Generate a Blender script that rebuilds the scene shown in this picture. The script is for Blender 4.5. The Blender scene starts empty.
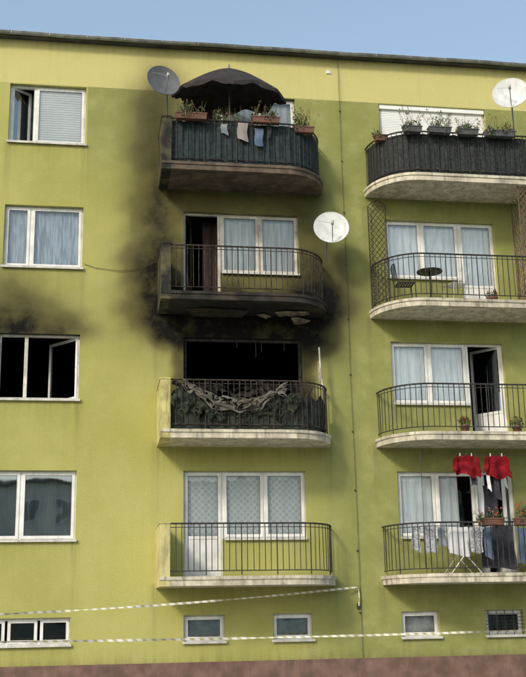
import bpy, math, random
import numpy as np
from mathutils import Vector, Matrix
random.seed(7); RS=np.random.RandomState(5)
scene=bpy.context.scene
COL=scene.collection
S=2.75; GZ=-4.5; D=1.1

# ------------------------------------------------------------ materials
MATS={}
class NT:
    def __init__(s,name):
        s.m=bpy.data.materials.new(name); s.m.use_nodes=True; s.t=s.m.node_tree; s.t.nodes.clear()
        s.out=s.n('ShaderNodeOutputMaterial')
    def n(s,ty,**k):
        q=s.t.nodes.new(ty)
        for a,b in k.items(): setattr(q,a,b)
        return q
    def l(s,a,b): s.t.links.new(a,b)
    def val(s,sock,v):
        if hasattr(v,'links'): s.l(v,sock)
        else: sock.default_value=v
    def math(s,op,a,b=0.0,clamp=False):
        q=s.n('ShaderNodeMath',operation=op); q.use_clamp=clamp
        s.val(q.inputs[0],a); s.val(q.inputs[1],b); return q.outputs[0]
    def mix(s,f,a,b,bt='MIX'):
        q=s.n('ShaderNodeMix',data_type='RGBA',blend_type=bt)
        s.val(q.inputs[0],f); 
        s.val(q.inputs[6],a if hasattr(a,'links') else (*a,1)); s.val(q.inputs[7],b if hasattr(b,'links') else (*b,1)); return q.outputs[2]
    def noise(s,vec,scale,detail=3,rough=.55):
        q=s.n('ShaderNodeTexNoise'); q.inputs['Scale'].default_value=scale; q.inputs['Detail'].default_value=detail; q.inputs['Roughness'].default_value=rough
        s.l(vec,q.inputs['Vector']); return q.outputs['Fac']
    def mapping(s,vec,sc):
        q=s.n('ShaderNodeMapping'); q.inputs['Scale'].default_value=sc; s.l(vec,q.inputs['Vector']); return q.outputs[0]
    def ramp(s,v,a,b,lo=0,hi=1,sm=True):
        q=s.n('ShaderNodeMapRange'); q.interpolation_type='SMOOTHSTEP' if sm else 'LINEAR'
        s.l(v,q.inputs[0]); q.inputs[1].default_value=a; q.inputs[2].default_value=b; q.inputs[3].default_value=lo; q.inputs[4].default_value=hi; return q.outputs[0]
    def pos(s): return s.n('ShaderNodeNewGeometry').outputs['Position']
def mat(name,col,rough=.7,var=.15,scale=6,bump=0.0,bscale=60,metal=0,soot=0.0,dirt=0.0,spec=.5,trans=0,fold_shade=0):
    if name in MATS: return MATS[name]
    n=NT(name); p=n.pos()
    nz=n.noise(n.mapping(p,(4,4,.35)) if fold_shade else p,scale)  # vertically stretched noise paints curtain fold shading into the colour
    dark=tuple(c*(1-var*1.6) for c in col); lite=tuple(min(1,c*(1+var)) for c in col)
    c=n.mix(n.ramp(nz,.3,.7),dark,lite)
    if dirt>0:
        d=n.noise(n.mapping(p,(7,7,1.1)),1.5,4,.65)
        c=n.mix(n.ramp(d,.45,.78,0,dirt),c,(.07,.06,.045))
    if soot>0:
        d=n.noise(p,2.6,4,.62)
        f=n.math('ADD',n.ramp(d,.3,.7,-.18,.18),soot*1.25,True)
        c=n.mix(f,c,(.013,.012,.011))
    b=n.n('ShaderNodeBsdfPrincipled'); n.l(c,b.inputs['Base Color']); b.inputs['Roughness'].default_value=rough; b.inputs['Metallic'].default_value=metal
    b.inputs['Specular IOR Level'].default_value=spec
    if bump>0:
        q=n.n('ShaderNodeBump'); q.inputs['Strength'].default_value=bump; q.inputs['Distance'].default_value=.01
        n.l(n.noise(p,bscale,2),q.inputs['Height']); n.l(q.outputs[0],b.inputs['Normal'])
    if trans>0:
        t=n.n('ShaderNodeBsdfTranslucent'); n.l(c,t.inputs['Color']); mx=n.n('ShaderNodeMixShader'); mx.inputs[0].default_value=trans
        n.l(b.outputs[0],mx.inputs[1]); n.l(t.outputs[0],mx.inputs[2]); n.l(mx.outputs[0],n.out.inputs[0])
    else: n.l(b.outputs[0],n.out.inputs[0])
    MATS[name]=n.m; return n.m
def facade_mat():
    n=NT('facade_paint'); p=n.pos(); sx=n.n('ShaderNodeSeparateXYZ'); n.l(p,sx.inputs[0]); X,Z=sx.outputs[0],sx.outputs[2]
    big=n.noise(p,.45,3,.6); mid=n.noise(p,2.2,5,.65); fine=n.noise(p,70,1)
    streak=n.noise(n.mapping(p,(6,6,.4)),1.6,4,.6)
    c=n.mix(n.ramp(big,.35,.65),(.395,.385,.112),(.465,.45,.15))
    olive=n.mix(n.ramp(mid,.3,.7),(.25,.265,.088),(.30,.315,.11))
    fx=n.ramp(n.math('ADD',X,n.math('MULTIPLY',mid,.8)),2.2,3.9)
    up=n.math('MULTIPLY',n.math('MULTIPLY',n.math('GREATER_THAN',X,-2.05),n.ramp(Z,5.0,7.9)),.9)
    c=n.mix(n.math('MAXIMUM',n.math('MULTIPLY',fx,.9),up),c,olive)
    c=n.mix(n.math('GREATER_THAN',Z,8.27),c,n.mix(mid,(.58,.525,.20),(.66,.60,.26)))
    c=n.mix(n.ramp(streak,.5,.85,0,.13),c,(.20,.18,.08))
    c=n.mix(n.ramp(mid,.48,.75,0,.20),c,(.55,.53,.26))
    c=n.mix(n.ramp(fine,.3,.7,0,.14),c,(.1,.1,.04))
    ag=n.n('ShaderNodeAttribute'); ag.attribute_name='grime'
    c=n.mix(n.math('MULTIPLY',ag.outputs['Fac'],n.ramp(streak,.3,.7,.25,1.0)),c,(.085,.078,.045))
    at=n.n('ShaderNodeAttribute'); at.attribute_name='soot'
    sf=n.ramp(n.math('MULTIPLY',at.outputs['Fac'],n.ramp(mid,.25,.75,.80,1.18)),.0,.97,sm=False)
    sf=n.math('POWER',sf,1.15,True)
    c=n.mix(n.math('MINIMUM',n.math('MULTIPLY',sf,1.5),.55),c,(.10,.075,.04))   # brown smoke film under the black
    c=n.mix(sf,c,(.010,.009,.008))
    b=n.n('ShaderNodeBsdfPrincipled'); n.l(c,b.inputs['Base Color']); b.inputs['Roughness'].default_value=.92; b.inputs['Specular IOR Level'].default_value=.15
    q=n.n('ShaderNodeBump'); q.inputs['Strength'].default_value=.7; q.inputs['Distance'].default_value=.014
    n.l(n.noise(p,38,3,.75),q.inputs['Height']); n.l(q.outputs[0],b.inputs['Normal'])
    n.l(b.outputs[0],n.out.inputs[0]); return n.m
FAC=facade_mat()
def glass_mat(name,refl=.16,tint=(.97,.99,.98)):
    n=NT(name); t=n.n('ShaderNodeBsdfTransparent'); t.inputs[0].default_value=(*tint,1)
    g=n.n('ShaderNodeBsdfGlossy'); g.inputs['Roughness'].default_value=.02; g.inputs['Color'].default_value=(.9,.95,1,1)
    q=n.n('ShaderNodeBump'); q.inputs['Strength'].default_value=.10; q.inputs['Distance'].default_value=.02; n.l(n.noise(n.pos(),1.6,1),q.inputs['Height']); n.l(q.outputs[0],g.inputs['Normal'])
    lw=n.n('ShaderNodeLayerWeight'); lw.inputs[0].default_value=.25
    f=n.math('ADD',n.math('MULTIPLY',lw.outputs['Fresnel'],.8),refl,True)
    mx=n.n('ShaderNodeMixShader'); n.l(f,mx.inputs[0]); n.l(t.outputs[0],mx.inputs[1]); n.l(g.outputs[0],mx.inputs[2]); n.l(mx.outputs[0],n.out.inputs[0]); return n.m
GL=glass_mat('window_glass',.08); GLR=glass_mat('window_glass_reflective',.34,(.65,.7,.7)); 
def lattice_curtain():
    n=NT('diamond_lace_curtain'); p=n.pos(); sx=n.n('ShaderNodeSeparateXYZ'); n.l(p,sx.inputs[0]); X,Z=sx.outputs[0],sx.outputs[2]
    a=n.math('ABSOLUTE',n.math('SINE',n.math('MULTIPLY',n.math('ADD',X,Z),24))); b=n.math('ABSOLUTE',n.math('SINE',n.math('MULTIPLY',n.math('SUBTRACT',X,Z),24)))
    m=n.math('MINIMUM',a,b); c=n.mix(n.ramp(m,.15,.5),(.86,.87,.86),(.62,.65,.66))
    c=n.mix(n.ramp(n.noise(n.mapping(p,(4,4,.4)),2),.3,.7,0,.3),c,(.45,.5,.52))
    d=n.n('ShaderNodeBsdfDiffuse'); n.l(c,d.inputs[0]); n.l(d.outputs[0],n.out.inputs[0]); return n.m
CURL=lattice_curtain()
PVC=mat('white_window_pvc',(.76,.76,.73),.45,.08,4,dirt=.28)
PVCD=mat('sooty_window_pvc',(.62,.59,.52),.6,.12,5,soot=.12)
CHAR=mat('charred_wood',(.03,.026,.022),.9,.4,12,.6,40)
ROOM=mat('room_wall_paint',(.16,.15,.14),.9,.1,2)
BURNT=mat('burnt_room_plaster',(.010,.009,.008),.97,.4,4,.5,20,spec=.1)
CURT=mat('net_curtain',(.86,.89,.93),.9,.10,7,fold_shade=1)
CURW=mat('white_roller_blind',(.84,.84,.82),.8,.04,3)
SILL=mat('metal_sill',(.58,.57,.52),.5,.1,5,dirt=.4)
SLAB=mat('balcony_cream_concrete',(.58,.53,.41),.85,.18,4,.4,45,dirt=.75)
SLABS=mat('balcony_smoke_stained_concrete',(.26,.19,.13),.9,.25,3,.3,50,soot=.45)
SLABB=mat('balcony_burnt_concrete',(.13,.10,.075),.95,.3,3,.4,50,soot=.70)
SIDE=mat('balcony_side_yellow',(.56,.50,.22),.85,.15,3,.4,45,dirt=.5)
SIDES=mat('balcony_side_sooty',(.34,.32,.13),.9,.2,3,.3,50,soot=.72)
SIDEB=mat('balcony_side_scorched',(.54,.48,.19),.9,.2,3,.4,45,dirt=.7)
IRON=mat('railing_iron',(.045,.042,.04),.55,.3,14,metal=.3)
RUST=mat('railing_burnt_rust',(.05,.036,.028),.8,.45,14,metal=.2)
PLINTH=mat('plinth_red_brown_render',(.18,.108,.085),.9,.2,3,.5,50,dirt=.5)
GUT=mat('gutter_zinc',(.28,.29,.29),.5,.2,4,metal=.4,dirt=.3)
ROOF=mat('roof_felt',(.07,.07,.07),.9,.2,3)

# ------------------------------------------------------------ mesh builder
class MB:
    def __init__(s,name): s.name=name; s.v=[]; s.f=[]; s.mi=[]; s.sm=[]; s.mats=[]
    def slot(s,m):
        if m not in s.mats: s.mats.append(m)
        return s.mats.index(m)
    def add(s,vs,fs,m,T=None,smooth=False):
        o=len(s.v); k=s.slot(m)
        s.v+= [tuple(T@Vector(v)) if T is not None else tuple(v) for v in vs]
        for f in fs: s.f.append(tuple(o+i for i in f)); s.mi.append(k); s.sm.append(smooth)
    def box(s,x0,x1,y0,y1,z0,z1,m,T=None):
        if x0>x1: x0,x1=x1,x0
        vs=[(x,y,z) for z in(z0,z1) for y in(y0,y1) for x in(x0,x1)]
        s.add(vs,[(0,2,3,1),(4,5,7,6),(0,1,5,4),(2,6,7,3),(0,4,6,2),(1,3,7,5)],m,T)
    def tube(s,path,r,m,n=6,T=None,closed=False):
        P=[Vector(p) for p in path]; L=len(P); vs=[]; fs=[]
        for i,p in enumerate(P):
            if closed: t=P[(i+1)%L]-P[i-1]
            else: t=P[min(i+1,L-1)]-P[max(i-1,0)]
            t.normalize(); a=Vector((0,0,1)) if abs(t.z)<.9 else Vector((1,0,0))
            u=t.cross(a).normalized(); w=t.cross(u)
            rr=r[i] if isinstance(r,(list,tuple)) else r
            for k in range(n):
                an=2*math.pi*k/n; vs.append(p+u*math.cos(an)*rr+w*math.sin(an)*rr)
        for i in range(L if closed else L-1):
            j=(i+1)%L
            for k in range(n): fs.append((i*n+k,i*n+(k+1)%n,j*n+(k+1)%n,j*n+k))
        if not closed: fs.append(tuple(range(n))[::-1]); fs.append(tuple((L-1)*n+k for k in range(n)))
        s.add(vs,fs,m,T,n>6)
    def sheet(s,fn,nu,nv,m,T=None,smooth=True,mask=None):
        vs=[fn(i/nu,j/nv) for j in range(nv+1) for i in range(nu+1)]
        fs=[(j*(nu+1)+i,j*(nu+1)+i+1,(j+1)*(nu+1)+i+1,(j+1)*(nu+1)+i) for j in range(nv) for i in range(nu) if mask is None or mask((i+.5)/nu,(j+.5)/nv)]
        s.add(vs,fs,m,T,smooth)
    def prism(s,poly,z0,z1,m):
        n=len(poly); vs=[(x,y,z0) for x,y in poly]+[(x,y,z1) for x,y in poly]
        a=sum(poly[i][0]*poly[(i+1)%n][1]-poly[(i+1)%n][0]*poly[i][1] for i in range(n))
        up=tuple(range(n,2*n)); dn=tuple(range(n))[::-1]
        if a<0: up=up[::-1]; dn=dn[::-1]
        s.add(vs,[up,dn]+[(i,(i+1)%n,n+(i+1)%n,n+i) for i in range(n)],m)
    def build(s,parent=None,origin=None):
        me=bpy.data.meshes.new(s.name)
        o=Vector(origin) if origin else Vector((0,0,0))
        me.from_pydata([tuple(Vector(v)-o) for v in s.v],[],s.f)
        for m in s.mats: me.materials.append(m)
        me.polygons.foreach_set('material_index',s.mi); me.polygons.foreach_set('use_smooth',s.sm); me.update()
        ob=bpy.data.objects.new(s.name,me); COL.objects.link(ob); ob.location=o
        if parent: ob.parent=parent
        return ob
def empty(name,loc=(0,0,0)):
    e=bpy.data.objects.new(name,None); COL.objects.link(e); e.location=loc; return e
def leaves(mb,c,rad,n,size,ms,flat=0):
    for i in range(n):
        while True:
            p=RS.uniform(-1,1,3)
            if p@p<1: break
        q=Vector((c[0]+p[0]*rad[0],c[1]+p[1]*rad[1],c[2]+p[2]*rad[2]))
        R=Matrix.Rotation(RS.uniform(0,6.28),4,'Z')@Matrix.Rotation(RS.uniform(-1.2,1.2),4,'X')
        sz=size*RS.uniform(.6,1.4)
        vs=[q+R@Vector(a) for a in ((0,0,-sz),(sz*.45,0.01*0,0),(0,sz*.15,sz),(-sz*.45,0,0))]
        mb.add(vs,[(0,1,2,3)],ms[RS.randint(len(ms))])
LF=[mat('leaf_green',(.045,.09,.022),.6,.3,9),mat('leaf_light',(.10,.15,.04),.6,.3,9),mat('leaf_dark',(.022,.045,.015),.6,.3,9)]
DRY=mat('dry_stem',(.22,.17,.09),.8,.3,9); TERRA=mat('terracotta_plastic',(.15,.065,.042),.6,.15,5,dirt=.3)
FRED=mat('red_petal',(.5,.04,.03),.6,.2,9); FPNK=mat('pink_petal',(.6,.22,.25),.6,.2,9); FORG=mat('orange_petal',(.55,.22,.05),.6,.2,9)

# ------------------------------------------------------------ building
bld=empty('apartment_block')
XB=(-3.685,-2.09)
holes=[]
for n in range(4):
    holes.append((XB[0],XB[1],n*S-1.337,n*S))
    holes+= [(0,.78,n*S-2.085,n*S),(.78,2.464,n*S-1.33,n*S),(4.373,6.05,n*S-1.33,n*S),(6.05,6.862,n*S-2.085,n*S)]
BAS=[(-3.72,-2.139,-3.273,-2.783),(0,.8,-3.273,-2.783),(1.737,2.527,-3.273,-2.783),(4.319,5.098,-3.273,-2.783),(6.053,6.852,-3.273,-2.783)]
holes+=BAS
XL,XR=-12.5,15.0; ZT=9.29
xs=set(np.round(np.arange(-4.6,8.4,.06),3))|set(np.round(np.arange(XL,-4.6,.8),3))|set(np.round(np.arange(8.4,XR,.8),3))|{XR}
zs=set(np.round(np.arange(GZ,ZT,.06),3))|{ZT}
for h in holes: xs|={h[0],h[1]}; zs|={h[2],h[3]}
def clean(a):
    a=sorted(a); o=[a[0]]
    for v in a[1:]:
        if v-o[-1]>1e-4: o.append(v)
    return np.array(o)
xs=clean(xs); zs=clean(zs)
GX,GZZ=np.meshgrid(xs,zs)
# irregular outline of the stains: warp the lookup position a little
WX=GX+.06*np.sin(GZZ*5.1+GX*1.7)+.03*np.sin(GZZ*11.3-GX*6); WZ=GZZ+.06*np.sin(GX*4.3+.8)+.03*np.sin(GX*9.7+GZZ*5)
def gs(cx,cz,sx,sz,a,pw=1.8): return a*np.exp(-np.abs((WX-cx)/sx)**pw-np.abs((WZ-cz)/sz)**pw)
def smooth(t): t=np.clip(t,0,1); return t*t*(3-2*t)
def boxs(x0,x1,z0,z1,e,a):
    dx=np.maximum(np.maximum(x0-WX,WX-x1),0); dz=np.maximum(np.maximum(z0-WZ,WZ-z1),0)
    return a*(1-smooth(np.sqrt(dx**2+dz**2)/e))
soot=np.zeros_like(GX)
for a in [boxs(-.4,2.9,2.75,3.55,.45,.98), boxs(-.4,2.8,3.4,4.4,.8,.45),
          gs(-.58,3.6,.52,.72,.95), gs(-.58,4.3,.48,1.0,.72), gs(-.6,4.0,.85,1.6,.28), gs(3.0,3.55,.52,.6,.93), gs(3.0,4.0,.5,.75,.5), gs(3.1,3.7,.85,1.1,.2),
          boxs(-.3,2.7,5.55,6.1,.7,.42), boxs(2.5,2.75,4.2,5.6,.5,.28), gs(-.60,6.5,.55,1.3,.55), gs(-.6,7.5,.48,.9,.5), gs(-.55,5.3,.5,.9,.45), gs(-.4,8.3,.6,.7,.28),
          gs(-3.3,2.85,.95,.60,.88), gs(-3.5,3.2,.9,.9,.45), gs(-2.5,2.85,.55,.28,.6),
          boxs(-.12,0.02,1.5,2.8,.25,.6), boxs(2.44,2.6,1.3,2.8,.30,.7), boxs(.1,2.4,.95,1.5,.28,.8)]:
    soot=1-(1-np.clip(soot,0,1))*(1-np.clip(a,0,.985))
# rain grime: below sills, below slabs, under the eaves, above the plinth
grime=np.zeros_like(GX)
def gr(x0,x1,zt,L,a):
    inx=1-smooth(np.maximum(np.maximum(x0-GX,GX-x1),0)/.10); dz=zt-GZZ
    return a*inx*np.where(dz>0,np.exp(-dz/L),0)
for n in range(4):
    for (x0,x1) in (XB,(.85,2.46),(4.4,6.0)): grime=np.maximum(grime,gr(x0,x1,n*S-1.345,.32,.30))
    for x in (XB[0],XB[1]): grime=np.maximum(grime,gr(x-.03,x+.03,n*S-1.34,.7,.50))
    for (x0,x1) in ((-.5,2.95),(4.0,7.5)): grime=np.maximum(grime,gr(x0,x1,n*S-2.27,.22,.38))
    for x in (-.55,2.98,3.96): grime=np.maximum(grime,gr(x-.03,x+.03,n*S-2.2,.9,.42))
for h in BAS: grime=np.maximum(grime,gr(h[0],h[1],h[2],.2,.4))
grime=np.maximum(grime,gr(XL,XR,ZT,.10,.45)); grime=np.maximum(grime,.42*np.exp(-np.abs(GZZ+3.65)/.16)); grime=np.maximum(grime,.25*np.exp(-np.abs(GX-3.48)/.06))
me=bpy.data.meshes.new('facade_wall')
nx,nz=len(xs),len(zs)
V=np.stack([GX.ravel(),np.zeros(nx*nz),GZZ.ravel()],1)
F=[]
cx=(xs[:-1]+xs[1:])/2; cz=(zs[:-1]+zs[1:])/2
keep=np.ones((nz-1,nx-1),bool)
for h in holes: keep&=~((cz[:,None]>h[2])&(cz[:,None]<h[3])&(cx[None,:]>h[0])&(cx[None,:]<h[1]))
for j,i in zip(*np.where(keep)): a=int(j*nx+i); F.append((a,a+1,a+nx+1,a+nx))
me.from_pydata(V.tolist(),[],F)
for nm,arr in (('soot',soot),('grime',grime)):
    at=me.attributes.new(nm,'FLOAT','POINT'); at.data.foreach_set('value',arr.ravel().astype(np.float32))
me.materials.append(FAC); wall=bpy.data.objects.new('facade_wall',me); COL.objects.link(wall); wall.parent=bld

sh=MB('side_walls_and_roof')
LIMEM=mat('lime_side_render',(.43,.42,.13),.9,.1,1,.3,50,dirt=.2)
BY=12.0
sh.add([(XL,0,GZ),(XL,BY,GZ),(XL,BY,ZT),(XL,0,ZT)],[(0,3,2,1)],LIMEM); sh.add([(XR,0,GZ),(XR,BY,GZ),(XR,BY,ZT),(XR,0,ZT)],[(0,1,2,3)],LIMEM)
sh.add([(XL,BY,GZ),(XR,BY,GZ),(XR,BY,ZT),(XL,BY,ZT)],[(0,3,2,1)],LIMEM)
sh.box(XL-.3,XR+.3,-.16,BY+.3,ZT+.003,ZT+.04,ROOF)
sh.add([(XL-.3,-.16,ZT+.042),(XR+.3,-.16,ZT+.042),(XR+.3,6,ZT+.4),(XL-.3,6,ZT+.4),(XR+.3,BY+.3,ZT+.042),(XL-.3,BY+.3,ZT+.042)],[(0,1,2,3),(3,2,4,5)],ROOF)
sh.build(bld)
g=MB('gutter')
def gut(u,v):
    a=math.pi*(v); x=XL-.3+u*(XR-XL+.6); w=.006*math.sin(x*1.3)+.004*math.sin(x*3.1); return (x,-.215-.05*math.cos(a),ZT+.045-.05*math.sin(a)+w)
g.sheet(gut,120,10,GUT)
g.tube([(x,-.266,ZT+.05+.006*math.sin(x*1.3)+.004*math.sin(x*3.1)) for x in np.linspace(XL-.3,XR+.3,121)],.010,mat('gutter_bead',(.42,.43,.42),.45,.2,4,metal=.4))
for i in range(34): 
    x=XL+i*.8; g.box(x,x+.02,-.274,-.262,ZT+.0,ZT+.062,GUT)
g.build(bld)
pl=MB('plinth'); pl.box(XL-.03,XR+.03,-.035,-.001,GZ,-3.65,PLINTH); pl.build(bld)

def reveal(mb,h,m,y1=.16):
    x0,x1,z0,z1=h
    mb.add([(x0,0,z0),(x1,0,z0),(x1,0,z1),(x0,0,z1),(x0,y1,z0),(x1,y1,z0),(x1,y1,z1),(x0,y1,z1)],[(0,4,5,1),(1,5,6,2),(2,6,7,3),(3,7,4,0)],m)
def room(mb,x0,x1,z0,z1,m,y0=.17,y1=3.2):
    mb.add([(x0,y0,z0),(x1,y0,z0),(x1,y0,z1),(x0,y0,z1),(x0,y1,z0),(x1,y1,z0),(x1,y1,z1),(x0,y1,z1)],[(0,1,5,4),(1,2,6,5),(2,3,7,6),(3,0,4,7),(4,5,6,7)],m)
def frame(mb,x0,x1,z0,z1,y,w,m,d=.06,T=None):
    mb.box(x0,x1,y,y+d,z0,z0+w,m,T); mb.box(x0,x1,y,y+d,z1-w,z1,m,T); mb.box(x0,x0+w,y,y+d,z0+w,z1-w,m,T); mb.box(x1-w,x1,y,y+d,z0+w,z1-w,m,T)
GASK=mat('window_gasket',(.03,.03,.03),.7)
def sash(mb,x0,x1,z0,z1,m=PVC,gl=GL,y=.085,T=None,mid=None,panel=None):
    frame(mb,x0,x1,z0,z1,y,.058,m,.05,T)
    zz=z0+.058
    if panel:
        mb.box(x0+.058,x1-.058,y+.012,y+.035,z0+.058,panel,m,T); mb.box(x0+.058,x1-.058,y+.002,y+.05,panel,panel+.06,m,T); zz=panel+.06
    frame(mb,x0+.058,x1-.058,zz,z1-.058,y+.012,.007,GASK,.006,T)
    if gl: mb.add([(x0+.058,y+.02,zz),(x1-.058,y+.02,zz),(x1-.058,y+.02,z1-.058),(x0+.058,y+.02,z1-.058)],[(0,1,2,3)],gl,T)
def curtain(mb,x0,x1,z0,z1,m,y=.24,amp=.018,fr=38,ph=0,hem=.0):
    n=max(8,int((x1-x0)*40)); y=min(y,.185) if y<.3 else y
    amp=min(amp,.03)*.5 if y<.3 else amp
    def fn(u,v):
        x=x0+u*(x1-x0); return (x,y+amp*math.sin(fr*x+ph)*(1.2-.5*v)+.3*amp*math.sin(13*x+2*v),z0+v*(z1-z0)+hem*math.sin(3.14*u))
    mb.sheet(fn,n,3,m)
def hingeT(x,y,ang):
    return Matrix.Translation((x,y,0))@Matrix.Rotation(ang,4,'Z')@Matrix.Translation((-x,-y,0))
def outer(mb,x0,x1,z0,z1,m=PVC): frame(mb,x0+.002,x1-.002,z0+.002,z1-.002,.10,.045,m,.07)
def sillp(mb,x0,x1,z,m=SILL):
    mb.box(x0-.03,x1+.03,-.05,.10,z-.018,z+.006,m); mb.box(x0-.03,x1+.03,-.056,-.05,z-.04,z+.006,m)

win=MB('windows'); rooms=MB('rooms'); cur=MB('curtains')
LR=mat('lime_reveal',(.44,.42,.16),.9,.15,3,dirt=.3)
BR=mat('burnt_reveal',(.05,.045,.035),.95,.4,5,soot=.5)
# left column windows
for n in range(4):
    zt=n*S; z0=zt-1.337; x0,x1=XB; xm=-3.15
    burnt=(n==1)
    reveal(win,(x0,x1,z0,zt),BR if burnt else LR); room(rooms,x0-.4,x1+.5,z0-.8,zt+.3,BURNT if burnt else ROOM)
    fm=PVCD if burnt else PVC
    outer(win,x0,x1,z0,zt,fm); sillp(win,x0,x1,z0)
    win.box(xm-.035,xm+.035,.10,.165,z0+.05,zt-.05,fm)
    if n==3:
        sash(win,x0+.03,xm-.02,z0+.03,zt-.03,T=hingeT(x0+.03,.11,math.radians(38)),gl=GLR)
        sash(win,xm+.02,x1-.03,z0+.03,zt-.03)
        N=22
        for i in range(N): 
            za=z0+.09+i*(1.337-.16)/N; cur.add([(xm+.08,.128,za),(x1-.09,.128,za),(x1-.09,.134,za+.05),(xm+.08,.134,za+.05)],[(0,1,2,3)],CURW)
        curtain(cur,x0,xm,z0,zt,mat('dim_curtain',(.28,.3,.3),.9,.2,6),.5)
    if n==2:
        sash(win,x0+.03,xm-.02,z0+.03,zt-.03); sash(win,xm+.02,x1-.03,z0+.03,zt-.03); cc=mat('blue_grey_net_curtain',(.48,.54,.62),.9,.25,7,fold_shade=1); curtain(cur,x0,xm-.04,z0,zt,cc,ph=1); curtain(cur,xm-.03,x1,z0,zt,cc,amp=.03,fr=30)
    if n==1:
        sash(win,xm+.12,x1-.03,z0+.03,zt-.03,m=PVC,gl=GLR,T=hingeT(x1-.03,.11,math.radians(-50)))
    if n==0:
        sash(win,x0+.03,xm-.02,z0+.03,zt-.03,gl=GLR); sash(win,xm+.02,x1-.03,z0+.03,zt-.03,gl=GLR); curtain(cur,x0,x1,z0,zt,mat('grey_curtain',(.42,.42,.42),.9,.15,5,fold_shade=1),.5,amp=.04,fr=18)
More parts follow.
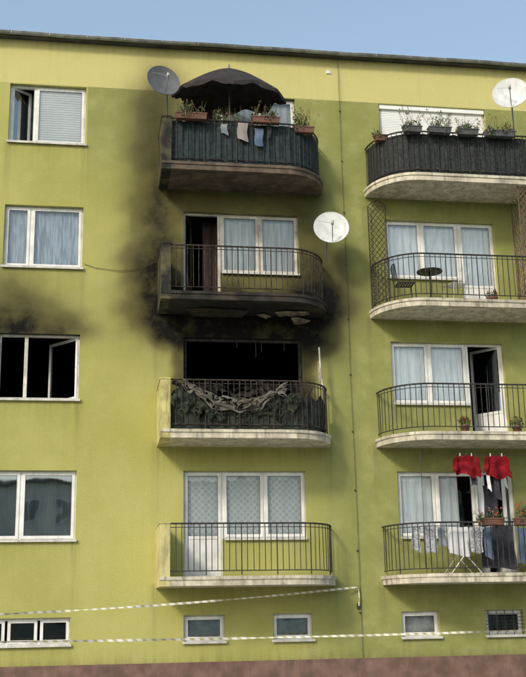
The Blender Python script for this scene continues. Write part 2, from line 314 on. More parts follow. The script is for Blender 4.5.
# balcony sets
def bset(n,xa,xb,mirror,style):
    """xa..xb window group; door at left (or right when mirror)"""
    zt=n*S; zf=zt-2.085; zw=zt-1.33
    if not mirror: dx=(xa,.78); wx=(.78,xb); xm=1.62
    else: dx=(6.05,xb); wx=(xa,6.05); xm=5.2
    burnt=style=='burnt'
    rv=BR if burnt else (mat('smoky_reveal',(.35,.33,.14),.9,.2,3,soot=.25) if style=='smoky' else LR)
    for (a,b,c) in ((dx[0],dx[1],zf),(wx[0],wx[1],zw)):
        x0,x1=a,b
        win.add([(x0,0,zt),(x1,0,zt),(x1,.16,zt),(x0,.16,zt)],[(0,1,2,3)],rv)
        win.add([(x0,0,c),(x1,0,c),(x1,.16,c),(x0,.16,c)],[(0,3,2,1)],rv)
    win.add([(xa,0,zf if not mirror else zw),(xa,.16,zf if not mirror else zw),(xa,.16,zt),(xa,0,zt)],[(0,1,2,3)],rv)
    win.add([(xb,0,zw if not mirror else zf),(xb,.16,zw if not mirror else zf),(xb,.16,zt),(xb,0,zt)],[(0,3,2,1)],rv)
    j=.78 if not mirror else 6.05
    win.add([(j,0,zf),(j,.16,zf),(j,.16,zw),(j,0,zw)],[(0,1,2,3)],rv)
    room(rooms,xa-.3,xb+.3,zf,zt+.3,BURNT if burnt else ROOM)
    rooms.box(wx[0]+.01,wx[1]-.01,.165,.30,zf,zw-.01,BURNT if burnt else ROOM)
    fm=PVCD if (style=='smoky' and n==2) else PVC
    if burnt:
        win.box(xa+.01,xb-.01,.08,.15,zt-.07,zt-.005,CHAR)
        for x in (xa+.02,xb-.06): win.box(x,x+.05,.08,.14,zf+.02,zt-.08,CHAR)
        for x,l in ((1.1,.12),(1.5,.3),(1.62,.2),(2.1,.16)): win.box(x,x+.02,.09,.11,zt-.07-l,zt-.07,CHAR)
        return
    outer(win,*dx,zf,zt,fm); outer(win,*wx,zw,zt,fm); win.box(xm-.035,xm+.035,.10,.165,zw+.05,zt-.05,fm)
    sillp(win,wx[0]+.04,wx[1]-.04,zw)
    sash(win,wx[0]+.03,xm-.02,zw+.03,zt-.03,fm); sash(win,xm+.02,wx[1]-.03,zw+.03,zt-.03,fm)
    if style in('lattice',):
        sash(win,dx[0]+.03,dx[1]-.03,zf+.03,zt-.03,panel=zf+.75)
        curtain(cur,xa+.03,xb-.03,zw-.0,zt-.02,CURL,.2,.004,12); curtain(cur,dx[0]+.03,dx[1]-.03,zf+.05,zt-.02,CURL,.21,.004,12)
    elif style=='smoky':
        curtain(cur,wx[0]+.02,wx[1]-.02,zw,zt,mat('smoky_net_curtain',(.52,.53,.50),.9,.18,5,fold_shade=1),.26)
        sash(win,dx[0]+.03,dx[1]-.03,zf+.03,zt-.03,mat('brown_door_leaf',(.10,.06,.042),.7,.2,6),GLR,T=hingeT(dx[0]+.03,.11,math.radians(74)),panel=zf+.7)
        curtain(cur,dx[0]+.45,dx[1]-.02,zf+.1,zt-.02,mat('singed_red_brown_curtain',(.045,.02,.015),.9,.4,6,soot=.25,fold_shade=1),.5,.03,30)
    elif style=='bright':
        curtain(cur,wx[0]+.02,xm+.05,zw,zt,CURT,.24,.03,34); curtain(cur,xm+.1,wx[1]-.02,zw,zt,CURT,.24,.02,46)
        sash(win,dx[0]+.03,dx[1]-.03,zf+.03,zt-.03,panel=zf+.6); curtain(cur,dx[0]+.03,dx[1]-.03,zf,zt,CURT,.22,.015,50)
    elif style=='doorin':
        curtain(cur,wx[0]+.02,xm-.15,zw,zt,CURT,.24,.03,34); curtain(cur,xm-.15,wx[1]-.02,zw+.0,zt,CURT,.28,.02,46)
        sash(win,dx[0]+.03,dx[1]-.03,zf+.03,zt-.03,T=hingeT(dx[1]-.03,.11,math.radians(-52)),gl=GLR,panel=zf+.6)
    elif style=='blind':
        for a,b in ((wx[0]+.08,wx[1]-.06),(dx[0]+.06,dx[1]-.06)):
            N=30
            for i in range(N):
                za=zt-.06-(i+1)*.042; win.add([(a,.07,za),(b,.07,za),(b,.078,za+.02),(a,.078,za+.02),(b,.07,za+.04),(a,.07,za+.04)],[(0,1,2,3),(3,2,4,5)],CURW)
        win.box(wx[0]+.02,xb-.02,.02,.10,zt-.10,zt-.004,CURW)
        sash(win,dx[0]+.03,dx[1]-.03,zf+.03,zt-.03)
    elif style=='darkhalf':
        curtain(cur,wx[0]+.02,wx[1]-.35,zw,zt,CURT,.24,.03,34); curtain(cur,dx[0]+.02,dx[0]+.25,zf,zt,CURT,.24,.03,60); curtain(cur,dx[1]-.15,dx[1]-.03,zf,zt,CURT,.3,.03,60)
        sash(win,dx[0]+.03,dx[1]-.03,zf+.03,zt-.03,T=hingeT(dx[1]-.03,.11,math.radians(-80)),panel=zf+.6)
for n,st in enumerate(['lattice','burnt','smoky','smoky']): bset(n,0,2.464,False,st)
for n,st in enumerate(['darkhalf','doorin','bright','blind']): bset(n,4.373,6.862,True,st)
# basement
for i,h in enumerate(BAS):
    x0,x1,z0,z1=h; reveal(win,h,LR); room(rooms,x0-.1,x1+.1,z0-.5,z1+.05,ROOM,y1=1.5)
    outer(win,x0,x1,z0,z1); sillp(win,x0,x1,z0)
    if i==0:
        for a,b in ((x0,-3.33),(-3.33,-2.73),(-2.73,x1)): sash(win,a+.03,b-.02,z0+.03,z1-.03)
    else: sash(win,x0+.03,x1-.03,z0+.03,z1-.03,gl=GLR if i in(1,2) else GL)
    if i in(1,2,3): curtain(cur,x0+.03,x1-.03,z0,z1,mat('dusty_cellar_curtain',(.42,.43,.42),.9,.25,5),.22,.01,20)
    if i==4:
        for k in range(6): zz=z0+.07+k*.07; win.tube([(x0,-.01,zz),(x1,-.01,zz)],.007,IRON)
        for k in range(5): xx=x0+.05+k*.175; win.tube([(xx,-.02,z0),(xx,-.02,z1)],.008,IRON)
win.build(bld); rooms.build(bld); cur.build(bld)

# ------------------------------------------------------------ balconies
def bpath(xw,xr,i=0.0,start=0.0,N=16,rx=.95):
    s=1 if xr>xw else -1; c=xr-s*rx; P=[(xw+s*start,-(D-i))]
    k=8
    for q in range(1,k): P.append((xw+s*start+(c-xw-s*start)*q/k,-(D-i)))
    for q in range(N+1):
        a=math.pi/2*q/N; P.append((c+s*(rx-i)*math.sin(a),-(D-i)*math.cos(a)))
    return P
def resample(P,step):
    P=[Vector((a,b,0)) for a,b in P]; out=[P[0].copy()]; acc=0
    for a,b in zip(P[:-1],P[1:]):
        L=(b-a).length; d=step-acc
        while d<=L: out.append(a+(b-a)*(d/L)); d+=step
        acc=(acc+L)%step
    return out
def balcony(n,xw,xr,slabm,sidem,railm):
    mb=MB('balcony'); zf=n*S-2.10; s=1 if xr>xw else -1
    mb.prism([(xw,0.0)]+bpath(xw,xr,0)[:-1]+[(xr,0.0)],zf-.17,zf,slabm)
    mb.prism([(xw+s*.0,0.0)]+bpath(xw,xr,-.02)[:-1]+[(xr+s*.02,0.0)],zf-.062,zf-.004,slabm)
    mb.box(xw-s*.003,xw+s*.19,-D-.004,-.0,zf-.174,zf+.965,sidem)
    mb.box(xw-s*.015,xw+s*.20,-D-.016,-.0,zf+.966,zf+.99,sidem)
    P=bpath(xw,xr,.06,.19)
    for z,r in ((zf+.97,.018),(zf+.10,.011),(zf+.90,.008)): mb.tube([(a,b,z) for a,b in P],r,railm)
    for i,p in enumerate(resample(P,.112)):
        j=RS.uniform(-.008,.008)
        mb.tube([(p.x+j,p.y,zf+.02 if i%6==0 else zf+.10),(p.x,p.y,zf+.97)],.0085 if i%6 else .012,railm,5)
    mb.build(bld)
    return zf
XW,XRr=-.53,2.98; RW,RR=7.55,3.96
balcony(0,XW,XRr,SLAB,SIDE,IRON); balcony(1,XW,XRr,SLAB,SIDEB,RUST); balcony(2,XW,XRr,SLABB,SIDES,RUST); balcony(3,XW,XRr,SLABS,SIDES,IRON)
for n in range(4): balcony(n,RW,RR,SLAB,SIDE,IRON)
ex=MB('lightning_conductor'); ex.tube([(3.47,-.03,ZT),(3.465,-.03,6.5),(3.48,-.03,4),(3.47,-.03,2),(3.49,-.03,0),(3.50,-.03,-4.3)],.004,IRON); 
for z in np.arange(-4,9,1.2): ex.box(3.46,3.49,-.03,-.0,z,z+.02,IRON)
ex.build(bld)
v=MB('vent_cover'); v.box(3.2,3.3,-.02,0,8.92,9.0,PVC); v.build(bld)

def screen(name,n,xw,xr,m,z0,z1,inset=.09,amp=.012,start=.21,trim=0,rag=0):
    mb=MB(name); P=resample(bpath(xw,xr,inset,start),.03); 
    if trim: P=P[:-trim]
    zf=n*S-2.1; L=len(P)-1
    def fn(u,v):
        p=P[int(round(u*L))]; w=amp*math.sin(u*L*.9+.6*math.sin(v*5))+amp*.6*math.sin(u*L*.37+v*3)
        return (p.x,p.y+w,zf+z0+(z1-z0+rag*(math.sin(u*9+1)+.5*math.sin(u*23)+.3*math.sin(u*61)))*v+(.012*math.sin(u*L*.5) if v>.9 else 0))
    mb.sheet(fn,L,6,m); return mb.build()
screen('privacy_screen',3,XW,XRr,mat('dark_green_shade_net',(.018,.032,.036),.85,.35,10,.3,80),.03,.93)
screen('privacy_screen',3,RW,RR,mat('black_reed_mat',(.025,.03,.028),.85,.4,16,.4,90),.03,.92)
screen('scorched_screen',1,XW,XRr,mat('scorched_green_net',(.028,.040,.028),.9,.6,5,soot=.25),.03,.60,trim=4,rag=.12,amp=.014)

# ------------------------------------------------------------ burnt balcony debris
def drape(name,pts,m,drop,y=-D+.0,seed=0,nh=50,hr=.01,wv=.5):
    mb=MB(name); r=np.random.RandomState(seed); n=len(pts)-1; hs=r.uniform(0,1,(nh,3))
    ph=r.uniform(0,6,5)
    def fn(u,v):
        t=u*n; i=min(int(t),n-1); f=t-i; f=f*f*(3-2*f)
        a,b=pts[i],pts[i+1]; x=a[0]+(b[0]-a[0])*f; z=a[1]+(b[1]-a[1])*f
        dz=drop*(.65+.35*math.sin(9*u+ph[0])+.2*math.sin(27*u+ph[1])+.1*math.sin(61*u+ph[2]))*v
        return (x+.05*math.sin(7*v+8*u+ph[3])*v,y-wv*(.04*math.sin(17*u+3*v+ph[4])+.02*math.sin(41*u+9*v)),z-dz+.012*math.sin(50*u))
    mb.sheet(fn,140,24,m,mask=lambda u,v: not any((u-h[0])**2*16+(v-h[1])**2<hr*h[2] for h in hs))
    return mb.build()
NETM=mat('melted_net',(.19,.175,.145),.95,.30,5,soot=.22,spec=.1); NETD=mat('charred_sheet',(.045,.04,.034),.95,.6,10,soot=.3,spec=.1)
NETG=mat('half_burnt_tarp',(.045,.055,.038),.95,.6,9,soot=.3,spec=.1)
zr=S-2.1
drape('burnt_cloth',[(-.3,zr+.95),(.1,zr+.88),(.5,zr+.97),(.9,zr+.80),(1.4,zr+.97),(1.9,zr+.90),(2.2,zr+.97)],NETD,.66,y=-D+.12,seed=2,hr=.02)
drape('burnt_cloth',[(-.1,zr+.96),(.15,zr+.84),(.5,zr+.68),(.95,zr+.60),(1.35,zr+.64),(1.7,zr+.80),(1.95,zr+.97)],NETM,.34,y=-D-.0,seed=8,nh=200,hr=.008,wv=.3)
drape('burnt_cloth',[(-.05,zr+.93),(.25,zr+.72),(.6,zr+.48),(1.0,zr+.34),(1.4,zr+.42),(1.6,zr+.66)],NETM,.06,y=-D-.02,seed=12,nh=60,hr=.01,wv=.3)
drape('burnt_cloth',[(.3,zr+.70),(.7,zr+.42),(1.2,zr+.34),(1.8,zr+.55),(2.2,zr+.75)],NETG,.30,y=-D+.05,seed=4,nh=90)
drape('burnt_cloth',[(-.32,zr+.75),(-.1,zr+.5),(.15,zr+.62),(.5,zr+.35)],NETG,.35,y=-D+.02,seed=3)
drape('burnt_cloth',[(1.7,zr+.6),(2.0,zr+.75),(2.3,zr+.5)],NETG,.5,y=-D+.16,seed=5)
deb=MB('fire_debris')
r=np.random.RandomState(3)
for i in range(260):
    x=r.uniform(-.3,2.7); y=r.uniform(-.95,-.1); 
    if x>2.2 and y<-.7: continue
    s_=r.uniform(.03,.13); z=zr+r.uniform(0,.6)*(1-abs((x-.9)/2.6))
    T=Matrix.Translation((x,y,z+.03))@Matrix.Rotation(r.uniform(0,6),4,'Z')@Matrix.Rotation(r.uniform(-1,1),4,'X')
    vs=[(a*s_*r.uniform(.6,1.4),b*s_*r.uniform(.3,.8),c*s_*.4*r.uniform(.4,1.5)) for a in(-1,1) for b in(-1,1) for c in(-1,1)]
    deb.add(vs,[(0,1,3,2),(4,6,7,5),(0,4,5,1),(2,3,7,6),(0,2,6,4),(1,5,7,3)],[CHAR,CHAR,NETD,NETM,BURNT,NETG][r.randint(6)],T)
for i in range(26):
    x=r.uniform(-.2,2.5); a=r.uniform(-.5,.5); deb.tube([(x,-.5,zr+.02),(x+a,-.75+r.uniform(-.1,.2),zr+r.uniform(.4,1.05))],r.uniform(.006,.014),CHAR,5)
deb.build()
# broken plaster under the burnt slab
br=MB('broken_plaster'); zb=2*S-2.1-.17
PL=mat('broken_plaster_face',(.38,.31,.22),.95,.35,7,.5,40,soot=.16)
def shard(pts,z,dz,m):
    n=len(pts); vs=[(a,b,z+c) for a,b,c in pts]+[(a,b,z+c-dz) for a,b,c in pts]
    br.add(vs,[tuple(range(n)),tuple(range(n,2*n))[::-1]]+[(i,n+i,n+(i+1)%n,(i+1)%n) for i in range(n)],m)
shard([(1.85,-.42,-.02),(2.02,-.60,-.05),(2.2,-.53,-.03),(2.5,-.55,-.03),(2.58,-.36,-.02),(2.45,-.28,-.03),(2.3,-.2,-.04),(2.1,-.32,-.05),(1.95,-.28,-.06)],zb,.02,PL)
shard([(2.2,-.3,-.10),(2.32,-.39,-.12),(2.45,-.34,-.13),(2.62,-.2,-.12),(2.5,-.14,-.16),(2.42,-.06,-.15),(2.3,-.1,-.17)],zb,.02,PL)
shard([(1.5,-.25,-.04),(1.62,-.35,-.05),(1.8,-.2,-.05),(1.7,-.1,-.07)],zb,.015,PL)
shard([(.0,-.5,-.01),(.5,-.6,-.03),(1.3,-.5,-.02),(1.2,-.1,-.05),(.2,-.1,-.05)],zb,.02,mat('sooty_plaster',(.10,.08,.06),.95,.3,7,.5,40,soot=.4))
br.build()
pp=MB('scorched_pole'); pp.tube([(2.80,-.35,zr+.02),(2.81,-.34,zr+1.0),(2.77,-.33,zr+1.5),(2.76,-.33,zr+1.85)],.018,mat('scorched_white_pole',(.5,.47,.41),.8,.3,5,soot=.12),7)
pp.sheet(lambda u,v:(2.72+.07*u,-.33-.02*math.sin(5*v),zr+1.1+.45*v+.05*u),2,6,PL); pp.build()
cb=MB('loose_cable')
cb.tube([(-2.05,-.02,4.25),(-1.8,-.02,4.17),(-1.3,-.025,4.12),(-.9,-.03,4.18),(-.5,-.03,4.38)],.005,IRON,5); cb.build()

# ------------------------------------------------------------ satellite dishes
def dish(loc,r,face,m,mount,mm=GUT):
    mb=MB('satellite_dish'); f=Vector(face).normalized(); up=Vector((0,0,1)); rt=f.cross(up).normalized()*-1; u=rt.cross(f)*-1
    if u.z<0: u=-u
    T=Matrix.Translation(loc)@Matrix(((rt.x,u.x,f.x,0),(rt.y,u.y,f.y,0),(rt.z,u.z,f.z,0),(0,0,0,1)))
    def fn(a,b):
        q=b*r; t=2*math.pi*a; return (q*math.cos(t),q*1.08*math.sin(t),.22*q*q/r)
    mb.sheet(fn,36,8,m,T); 
    mb.sheet(lambda a,b:(lambda p:(p[0]*.995,p[1]*.995,p[2]-.012))(fn(a,b)),36,8,m,T)
    mb.tube([(r*math.cos(t),r*1.08*math.sin(t),.22*r-.005) for t in [2*math.pi*k/36 for k in range(36)]],.008,m,6,T,closed=True)
    mb.tube([(0,-r*1.0,.05),(0,-r*.9,r*.5),(0,-r*.35,r*1.02)],.011,mm,6,T)
    mb.tube([(0,-r*.38,r*.92),(0,-r*.2,r*1.12)],.028,mat('lnb_plastic',(.5,.5,.48),.5,.05),10,T)
    mb.tube([(-r*.7,r*.4,.1),(0,-r*.35,r*1.02)],.004,mm,5,T)
    mb.box(-.05,.05,-.1,.1,-.07,-.015,mm,T)
    c=T@Vector((0,0,-.05)); mb.tube([c]+[Vector(p) for p in mount],.018,mm,8)
    mb.build(origin=loc)
DW=mat('dish_white_enamel',(.62,.63,.62),.6,.08,4,dirt=.3,spec=.3); DG=mat('dish_grey_enamel',(.12,.125,.135),.6,.12,4,dirt=.2,spec=.3)
dish((-.53,-1.18,7.84),.345,(.25,-1,.25),DG,[(-.43,-1.0,7.72),(-.42,-.98,7.1)])
dish((3.04,-.62,4.98),.365,(-.15,-1,.30),DW,[(2.98,-.5,4.9),(2.93,-.45,4.3)])
dish((7.03,-1.12,8.05),.38,(-.45,-1,.3),DW,[(7.1,-.98,7.9),(7.1,-.98,7.05)])

# ------------------------------------------------------------ patio umbrella
um=MB('patio_umbrella'); UC=mat('umbrella_dark_canvas',(.035,.027,.026),.85,.25,5,trans=.12); UCY=-.82
cxu,czu=.90,8.46
def rim(k): 
    a=2*math.pi*k/8
    return Vector((cxu+1.22*math.copysign(abs(math.cos(a))**.9,math.cos(a)),UCY+.74*math.sin(a),7.76))
for k in range(8):
    a,b=rim(k),rim(k+1); c=Vector((cxu,UCY,czu))
    def fn(u,v,a=a,b=b):
        e=a.lerp(b,u); p=c.lerp(e,v); p.z+=.085*math.sin(math.pi*v**.9); p.z+= .13*v*v*math.sin(math.pi*u); q=1-.05*math.sin(math.pi*u)*v
        return (cxu+(p.x-cxu)*q,UCY+(p.y-UCY)*q,p.z)
    um.sheet(fn,8,10,UC)
    um.sheet(lambda u,v,fn=fn:(lambda p:(p[0],p[1],p[2]-.09*v*(1-.3*math.cos(6.283*2*u))))(fn(u,1)),10,1,UC)
    um.tube([c-Vector((0,0,.03)),c.lerp(a,.5)+Vector((0,0,.06)),a],.006,IRON,5)
um.tube([(cxu,UCY,6.16),(cxu,UCY,czu+.08)],.019,mat('umbrella_pole',(.3,.3,.28),.4,.1,metal=.6),8)
um.tube([(cxu,UCY,6.15),(cxu,UCY,6.21)],.22,IRON,16)
um.build()

# ------------------------------------------------------------ plants
def planter(x0,x1,y,z,m=TERRA,flowers=(FRED,),h=.13,fol=.16,nl=160,dry=0,wd=.08,fr=.6):
    mb=MB('flower_box'); 
    vs=[(x0+.015,y-wd*.8,z-h),(x1-.015,y-wd*.8,z-h),(x1-.015,y+wd*.8,z-h),(x0+.015,y+wd*.8,z-h),(x0,y-wd,z),(x1,y-wd,z),(x1,y+wd,z),(x0,y+wd,z)]
    mb.add(vs,[(0,3,2,1),(0,1,5,4),(1,2,6,5),(2,3,7,6),(3,0,4,7)],m)
    mb.box(x0-.008,x1+.008,y-wd-.008,y-wd,z-.022,z+.002,m); mb.box(x0-.008,x1+.008,y+wd,y+wd+.008,z-.022,z+.002,m)
    mb.add([(x0,y-wd,z-.015),(x1,y-wd,z-.015),(x1,y+wd,z-.015),(x0,y+wd,z-.015)],[(0,1,2,3)],mat('potting_soil',(.03,.022,.016),.95))
    L=x1-x0
    for k in range(max(3,int(L/.09))):
        cx_=RS.uniform(x0+.02,x1-.02); leaves(mb,(cx_,y+RS.uniform(-.08,.02),z+fol*RS.uniform(-.35,.6)),(.10,.10,fol*RS.uniform(.4,1)),nl//3,.026,LF+[DRY])
        for q in range(6): 
            p=Vector((cx_,y,z)); e=p+Vector((RS.uniform(-.12,.12),RS.uniform(-.12,.08),fol*RS.uniform(.4,1.8))); mb.tube([p,e],.0025,DRY if RS.rand()<.5 else LF[0],4)
            if flowers and RS.rand()<fr: leaves(mb,e,(.018,.018,.014),7,.015,list(flowers))
    for k in range(dry):
        p=Vector((RS.uniform(x0,x1),y,z)); e=p+Vector((RS.uniform(-.15,.15),RS.uniform(-.1,.1),RS.uniform(.15,.42))); mb.tube([p,(p+e)/2+Vector((RS.uniform(-.04,.04),0,0)),e],.003,DRY,4)
        leaves(mb,e,(.03,.03,.05),6,.02,[DRY,LF[1]])
    mb.build(origin=((x0+x1)/2,y,z))
zr3=3*S-2.1+.98
planter(-.26,.38,-D-.06,zr3+.05,flowers=(FPNK,),fr=.25,dry=3); planter(1.32,1.90,-D-.06,zr3+.05,flowers=(FRED,FORG),fr=.25,dry=3); 
planter(2.24,2.66,-.98,zr3-.04,flowers=(FORG,FPNK),fol=.28,nl=300,dry=8,fr=.4)
planter(.50,1.2,-D+.2,zr3+.02,m=mat('dark_planter',(.05,.05,.05),.7),flowers=(FPNK,),dry=8,fol=.2,fr=.3)
DP=mat('grey_planter',(.08,.08,.08),.7,.2,5)
planter(4.55,4.95,-D-.06,zr3+.02,m=DP,flowers=(),dry=12,fol=.14); planter(5.1,5.6,-D-.06,zr3+.03,m=DP,flowers=(FPNK,),dry=14,fol=.18,fr=.15)
planter(5.75,6.2,-D-.06,zr3+.02,m=DP,flowers=(),dry=8,fol=.13); planter(6.35,7.0,-D-.06,zr3+.02,m=DP,flowers=(FPNK,FORG),dry=8,fol=.18,fr=.2)
planter(4.06,4.34,-.66,zr3+.02,m=TERRA,flowers=(),fol=.12)
zr0=-2.1+.98
planter(5.62,6.12,-D-.07,zr0+.05,flowers=(FPNK,FRED),fol=.12); planter(6.35,6.9,-D-.07,zr0+.05,flowers=(FRED,),fol=.18)
def pot(x,y,z,r=.10,h=.18,fl=(FRED,),fol=.14):
    mb=MB('potted_plant'); prof=[(r*.7,0),(r*.95,h*.8),(r*1.08,h*.8),(r*1.08,h),(r*.9,h)]
    mb.sheet(lambda u,v:(lambda q:(x+q[0]*math.cos(6.2832*u),y+q[0]*math.sin(6.2832*u),z+q[1]))(prof[int(round(v*4))]),14,4,TERRA)
    leaves(mb,(x,y,z+h+fol*.5),(fol,fol*.8,fol),140,.03,LF)
    if fl: leaves(mb,(x,y,z+h+fol*.8),(fol,fol*.7,fol*.6),26,.024,list(fl))
    mb.build(origin=(x,y,z))
pot(5.62,-.75,S-2.1); pot(6.75,-.7,S-2.1,fl=(FORG,FRED)); pot(6.5,-.5,2*S-2.1,.12,.22)

# ------------------------------------------------------------ clothes
def cl(name,items,line=None):
    mb=MB(name)
    for (x0,x1,zt,zb_,y,m,ph) in items:
        w_=abs(x1-x0); k=max(3,w_*24); am=.010+.02*min(w_,.5)
        mb.sheet(lambda u,v:(x0+(x1-x0)*(u+.06*math.sin(4*v+ph)*(u-.5))+.012*math.sin(6*v+ph),y+am*math.sin(k*u+ph)*(1-v*.6)+.01*math.sin(5*v+ph),zb_+(zt-zb_)*v+(1-v)*.04*math.sin(3*u+ph)-.012*math.sin(3.14*u)*v),14,10,m)
    if line: mb.tube(line,.004,mat('washing_line',(.5,.5,.48),.7),5)
    return mb.build()
CW=mat('white_cotton',(.66,.66,.67),.9,.06,6); CP=mat('faded_pink_cotton',(.30,.26,.25),.9,.12,5); CBL=mat('blue_grey_cotton',(.10,.14,.22),.9,.15,5); CG=mat('grey_cotton',(.20,.23,.25),.9,.15,5)
CRD=mat('crimson_cotton',(.20,.010,.016),.9,.25,8,spec=.1); CDK=mat('dark_cotton',(.03,.03,.04),.9,.25,10); CPT=mat('patterned_cotton',(.42,.43,.45),.9,.35,30)
yl=-D+.0
cl('hanging_laundry',[(.68,.82,zr3-.10,zr3-.34,yl,CG,1),(1.02,1.24,zr3-.05,zr3-.44,yl,CP,2),(1.38,1.56,zr3-.16,zr3-.54,yl,CBL,3),(1.64,1.74,zr3-.1,zr3-.36,yl,CDK,4)])
def shirt(x,zt,w,h,y,m,sd=0):
    mb=MB('red_shirt')
    def body(u,v): 
        ww=w*(.44+.05*math.sin(5*v+sd)); return (x+(u-.5)*2*ww,y+.035*math.sin(8*u+sd)*(1-v*.6)+.015*math.sin(11*v+sd),zt-h*(1-v)+.05*math.sin(5*u+sd)*(1-v)-.03*abs(math.sin(3.14*u*2))*v)
    mb.sheet(body,18,14,m)
    for s_ in(-1,1):
        mb.sheet(lambda u,v:(x+s_*(w*.38+.10*u)+s_*.03*(1-v)*math.sin(3*v+sd),y-.03-.015*math.sin(8*v),zt-.02-.07*u-(h*(.78+.12*s_))*(1-v)),5,8,m)
    for q in (-.12,.12): mb.box(x+q,x+q+.010,y-.02,y+.02,zt-.03,zt+.03,CW)
    mb.build()
shirt(5.52,.20,.46,.42,-.95,CRD,0); shirt(6.15,.20,.44,.44,-.95,CRD,1.7)
wl=MB('washing_line'); wl.tube([(4.6,-.95,.22),(5.5,-.95,.20),(6.2,-.95,.20),(7.5,-.95,.24)],.004,IRON,5); wl.tube([(7.42,-.95,-2.1),(7.42,-.95,.3)],.012,IRON); wl.tube([(4.6,-.93,-2.1),(4.6,-.93,.26)],.006,IRON); wl.build()
cl('hanging_laundry',[(5.62,5.74,-.12,-.42,-.9,CDK,0),(5.95,6.02,-.05,-.5,-.9,CW,1),(6.10,6.22,-.12,-.65,-.88,CDK,2),(6.3,6.36,-.12,-.45,-.9,CG,1),(5.88,6.55,-1.15,-2.0,-.55,CDK,1),(6.6,7.1,-1.2,-1.9,-.6,CBL,3),(6.0,6.3,-.35,-1.1,-.5,CDK,3)])
dr=MB('clothes_drying_rack'); RM=mat('white_coated_wire',(.7,.7,.7),.4,.05); fz=-2.1
x0,x1=4.95,5.85
for y in(-.8,-.3):
    dr.tube([(5.15,y,fz+.02),(5.85,y,fz+.88)],.009,RM); dr.tube([(5.75,y,fz+.02),(5.0,y,fz+.88)],.009,RM)
for x in(5.15,5.75): dr.tube([(x,-.8,fz+.02),(x,-.3,fz+.02)],.009,RM)
dr.tube([(4.6,-.8,fz+.95),(5.0,-.8,fz+.88),(5.85,-.8,fz+.88),(6.2,-.8,fz+.95),(6.2,-.3,fz+.95),(5.85,-.3,fz+.88),(5.0,-.3,fz+.88),(4.6,-.3,fz+.95)],.008,RM,6,closed=True)
for k in range(9): y=-.76+k*.055; dr.tube([(4.62,y,fz+.94),(5.0,y,fz+.88),(5.85,y,fz+.88),(6.18,y,fz+.94)],.003,RM,4)
dr.build()
cl('drying_towels',[(4.62,4.86,fz+.94,fz+.38,-.82,CPT,0),(4.9,5.05,fz+.9,fz+.5,-.84,CG,0),(5.12,5.50,fz+.9,fz+.36,-.83,CW,2),(5.55,5.8,fz+.9,fz+.42,-.84,CPT,3),(5.2,5.7,fz+.9,fz+.45,-.5,CW,1),(4.38,4.55,fz+.92,fz+.45,-.8,CPT,2),(5.84,6.0,fz+.9,fz+.3,-.82,CBL,2)])
tb=MB('bistro_table'); tx,ty,tz=5.12,-.62,2*S-2.1
tb.tube([(tx,ty,tz+.70),(tx,ty,tz+.725)],.27,IRON,24); tb.tube([(tx,ty,tz+.05),(tx,ty,tz+.7)],.018,IRON,8)
for k in range(3): a=k*2.094+.4; tb.tube([(tx,ty,tz+.18),(tx+.14*math.cos(a),ty+.14*math.sin(a),tz+.08),(tx+.24*math.cos(a),ty+.24*math.sin(a),tz+.012)],.011,IRON)
tb.tube([(tx+.08,ty,tz+.726),(tx+.08,ty,tz+.80)],.04,TERRA,10); tb.build()
def chair(x,y,z,a,m=IRON):
    mb=MB('bistro_chair'); T=Matrix.Translation((x,y,z))@Matrix.Rotation(a,4,'Z')
    for sx_ in(-.18,.18):
        mb.tube([(sx_,.2,0),(sx_,.18,.45),(sx_*.95,.24,.85)],.010,m,6,T); mb.tube([(sx_,-.2,0),(sx_,-.18,.45)],.010,m,6,T); mb.tube([(sx_,-.18,.45),(sx_,.18,.45)],.010,m,6,T)
    for k in range(7): mb.box(-.18,.18,-.19+k*.055,-.15+k*.055,.45,.462,m,T)
    mb.tube([(-.17,.24,.85),(0,.25,.88),(.17,.24,.85)],.010,m,6,T)
    for k in range(5): mb.tube([(-.12+.06*k,.2,.55),(-.12+.06*k,.24,.86)],.006,m,5,T)
    mb.build(origin=(x,y,z))
chair(5.7,-.55,tz,-1.3,mat('white_garden_metal',(.6,.6,.58),.5,.1,6,dirt=.2)); chair(4.6,-.5,tz,1.5)
def trellis(mb,P0,U,w,h,arch,WD,st=.143,r=.007):
    def pt(a,b): p=Vector(P0)+Vector(U)*a; return (p.x,p.y,p.z+b)
    top=lambda a:h+arch*math.sin(math.pi*a/w)
    mb.tube([pt(0,0),pt(0,h)]+[pt(w*k/8,top(w*k/8)) for k in range(1,8)]+[pt(w,h),pt(w,0)],.014,WD,5)
    for sgn in(1,-1):
        c=-h-.5
        while c<h+.6:
            seg=[(a,c+sgn*a*1.4) for a in np.linspace(0,w,24)]
            seg=[q for q in seg if 0<=q[1]<=top(q[0])]
            if len(seg)>1: mb.tube([pt(*seg[0]),pt(*seg[-1])],r,WD,4)
            c+=st
tr=MB('garden_trellis'); trellis(tr,(3.99,-.10,3.42),(1,-.25,0),.36,2.32,.12,mat('weathered_brown_wood',(.05,.035,.025),.85,.3,12)); tr.build()
tr=MB('wooden_lattice_partition'); W2=mat('red_brown_lattice_wood',(.15,.10,.07),.8,.2,9)
trellis(tr,(7.28,-1.0,3.42),(0,1,0),.95,2.7,.02,W2,.20,.010)
tr.box(7.26,7.31,-1.03,-.98,3.42,6.1,W2)
trellis(tr,(7.06,-1.0,4.40),(1,0,0),.24,1.6,.02,W2,.16,.008)
tr.build()

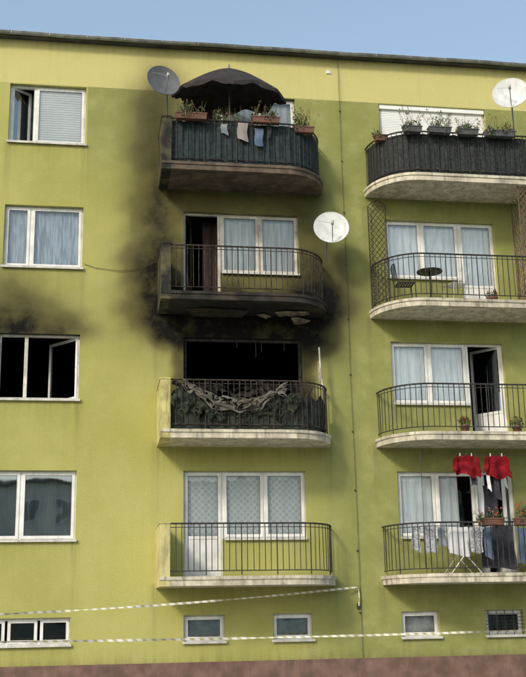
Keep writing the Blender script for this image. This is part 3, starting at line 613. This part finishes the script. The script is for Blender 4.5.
# ------------------------------------------------------------ barrier tape
def tape_mat():
    n=NT('striped_barrier_tape'); sx=n.n('ShaderNodeSeparateXYZ'); n.l(n.pos(),sx.inputs[0])
    w=n.math('FRACT',n.math('MULTIPLY',n.math('ADD',sx.outputs[0],n.math('MULTIPLY',sx.outputs[2],.8)),6.2)); c=n.mix(n.math('GREATER_THAN',w,.55),(.74,.73,.66),(.48,.42,.22))
    b=n.n('ShaderNodeBsdfPrincipled'); n.l(c,b.inputs['Base Color']); b.inputs['Roughness'].default_value=.45; n.l(b.outputs[0],n.out.inputs[0]); return n.m
TP=tape_mat()
def tape(P,w=.05,tail=None):
    mb=MB('barrier_tape'); P=[Vector(p) for p in P]; n=len(P)-1
    def c(u):
        t=u*n; i=min(int(t),n-1); return P[i].lerp(P[i+1],t-i)
    N=400
    def fn(u,v):
        p=c(u); a=.6*math.sin(14*u)+.45*math.sin(37*u+1)+.3*math.sin(90*u); return p+Vector((0,math.sin(a),math.cos(a)))*(w*(v-.5))
    mb.sheet(lambda u,v:tuple(fn(u,v)),N,1,TP,smooth=False)
    if tail: mb.tube(tail,.012,TP,5)
    return mb
def cat(a,b,sag,n=24): 
    a,b=Vector(a),Vector(b); return [a.lerp(b,k/n)-Vector((0,0,sag*4*(k/n)*(1-k/n))) for k in range(n+1)]
tape(cat((-7.5,-3.2,-2.78),(3.45,-.06,-2.30),.14),.040,tail=[(3.45,-.06,-2.30),(3.46,-.07,-2.45),(3.45,-.06,-2.66)]).build()
tape(cat((-7.5,-3.2,-3.10),(9.5,-1.6,-3.12),.09),.040).build()
for x,y,zt_ in((-7.5,-3.2,-2.7),(9.5,-1.6,-3.05)):
    ps=MB('tape_post'); ps.tube([(x,y,GZ),(x,y,zt_)],.03,RUST,8); ps.tube([(x,y,GZ),(x,y,GZ+.05)],.14,IRON,14); ps.build()
wh=MB('wall_hook'); wh.tube([(3.45,0,-2.28),(3.45,-.06,-2.28),(3.45,-.07,-2.32)],.008,IRON); wh.box(3.42,3.48,-.03,-.001,-2.72,-2.62,IRON); wh.build(bld)

# ------------------------------------------------------------ ground
gm=MB('ground'); GR=mat('lawn_grass',(.06,.09,.03),.95,.35,1.5,.6,30); gm.add([(-400,-400,GZ-.02),(400,-400,GZ-.02),(400,400,GZ-.02),(-400,400,GZ-.02)],[(0,1,2,3)],GR); gm.build()
pv=MB('pavement'); pv.box(-60,60,-12,-.04,GZ-.1,GZ,mat('concrete_paving',(.34,.33,.31),.9,.15,2,.3,40)); pv.build()
rd=MB('road'); rd.box(-80,80,-34,-27,GZ-.15,GZ-.012,mat('asphalt',(.05,.05,.05),.9,.2,3,.4,60)); rd.build()
kb=MB('kerb'); kb.box(-80,80,-26.98,-26.83,GZ-.15,GZ+.1,mat('kerb_concrete',(.35,.34,.32),.9)); kb.build()
ob=MB('apartment_block'); OC=mat('opposite_block_render',(.62,.57,.48),.9,.1,.5); OG=mat('opposite_dark_glass',(.05,.07,.09),.15,.2,.5)
ob.box(-45,40,-84,-72,GZ,GZ+13.5,OC); ob.box(-45.4,40.4,-84.4,-71.6,GZ+13.5,GZ+13.8,ROOF)
for i in range(26):
    for k in range(4):
        x=-43+i*3.2; z=GZ+2+k*2.8; ob.box(x-.1,x+1.7,-71.98,-71.9,z-.1,z+1.5,PVC); ob.box(x,x+.75,-71.9,-71.88,z,z+1.4,OG); ob.box(x+.85,x+1.6,-71.9,-71.88,z,z+1.4,OG)
ob.build()

# ------------------------------------------------------------ light
AZ=math.radians(-138); EL=math.radians(34)
sd=Vector((math.sin(AZ)*math.cos(EL),math.cos(AZ)*math.cos(EL),math.sin(EL)))
w=bpy.data.worlds.new('World'); scene.world=w; w.use_nodes=True; nt=w.node_tree
sk=nt.nodes.new('ShaderNodeTexSky'); sk.sky_type='NISHITA'; sk.sun_disc=False; sk.sun_elevation=EL; sk.sun_rotation=AZ; sk.air_density=1.3; sk.dust_density=2.5; sk.ozone_density=1.0
sky_lift=nt.nodes.new('ShaderNodeMix'); sky_lift.data_type='RGBA'; sky_lift.blend_type='ADD'; sky_lift.inputs[0].default_value=1; sky_lift.inputs[7].default_value=(.95,1.25,1.4,1)   # pale constant added to brighten the sky
nt.links.new(sk.outputs[0],sky_lift.inputs[6])
bg=nt.nodes['Background']; nt.links.new(sky_lift.outputs[2],bg.inputs[0]); bg.inputs[1].default_value=.15
L=bpy.data.lights.new('sun','SUN'); L.energy=2.3; L.angle=math.radians(9); L.color=(1,.93,.80)
lo=bpy.data.objects.new('sun',L); COL.objects.link(lo); lo.rotation_euler=sd.to_track_quat('Z','Y').to_euler(); lo.location=sd*40
# ------------------------------------------------------------ camera
pitch,yaw,roll=map(math.radians,(14.778,9.126,-1.110))
fw=Vector((math.sin(yaw)*math.cos(pitch),math.cos(yaw)*math.cos(pitch),math.sin(pitch))); r_=fw.cross(Vector((0,0,1))).normalized(); u_=r_.cross(fw)
r2=r_*math.cos(roll)+u_*math.sin(roll); u2=-r_*math.sin(roll)+u_*math.cos(roll)
cd=bpy.data.cameras.new('camera'); cd.sensor_fit='VERTICAL'; cd.sensor_height=24; cd.lens=1083.5/677*24; cd.clip_end=2000; cd.clip_start=.1
co=bpy.data.objects.new('camera',cd); COL.objects.link(co)
co.matrix_world=Matrix(((r2.x,u2.x,-fw.x,-1.794),(r2.y,u2.y,-fw.y,-21.442),(r2.z,u2.z,-fw.z,-2.978),(0,0,0,1)))
scene.camera=co
scene.view_settings.view_transform='Standard'; scene.view_settings.look='None'; scene.view_settings.exposure=0; scene.view_settings.gamma=1
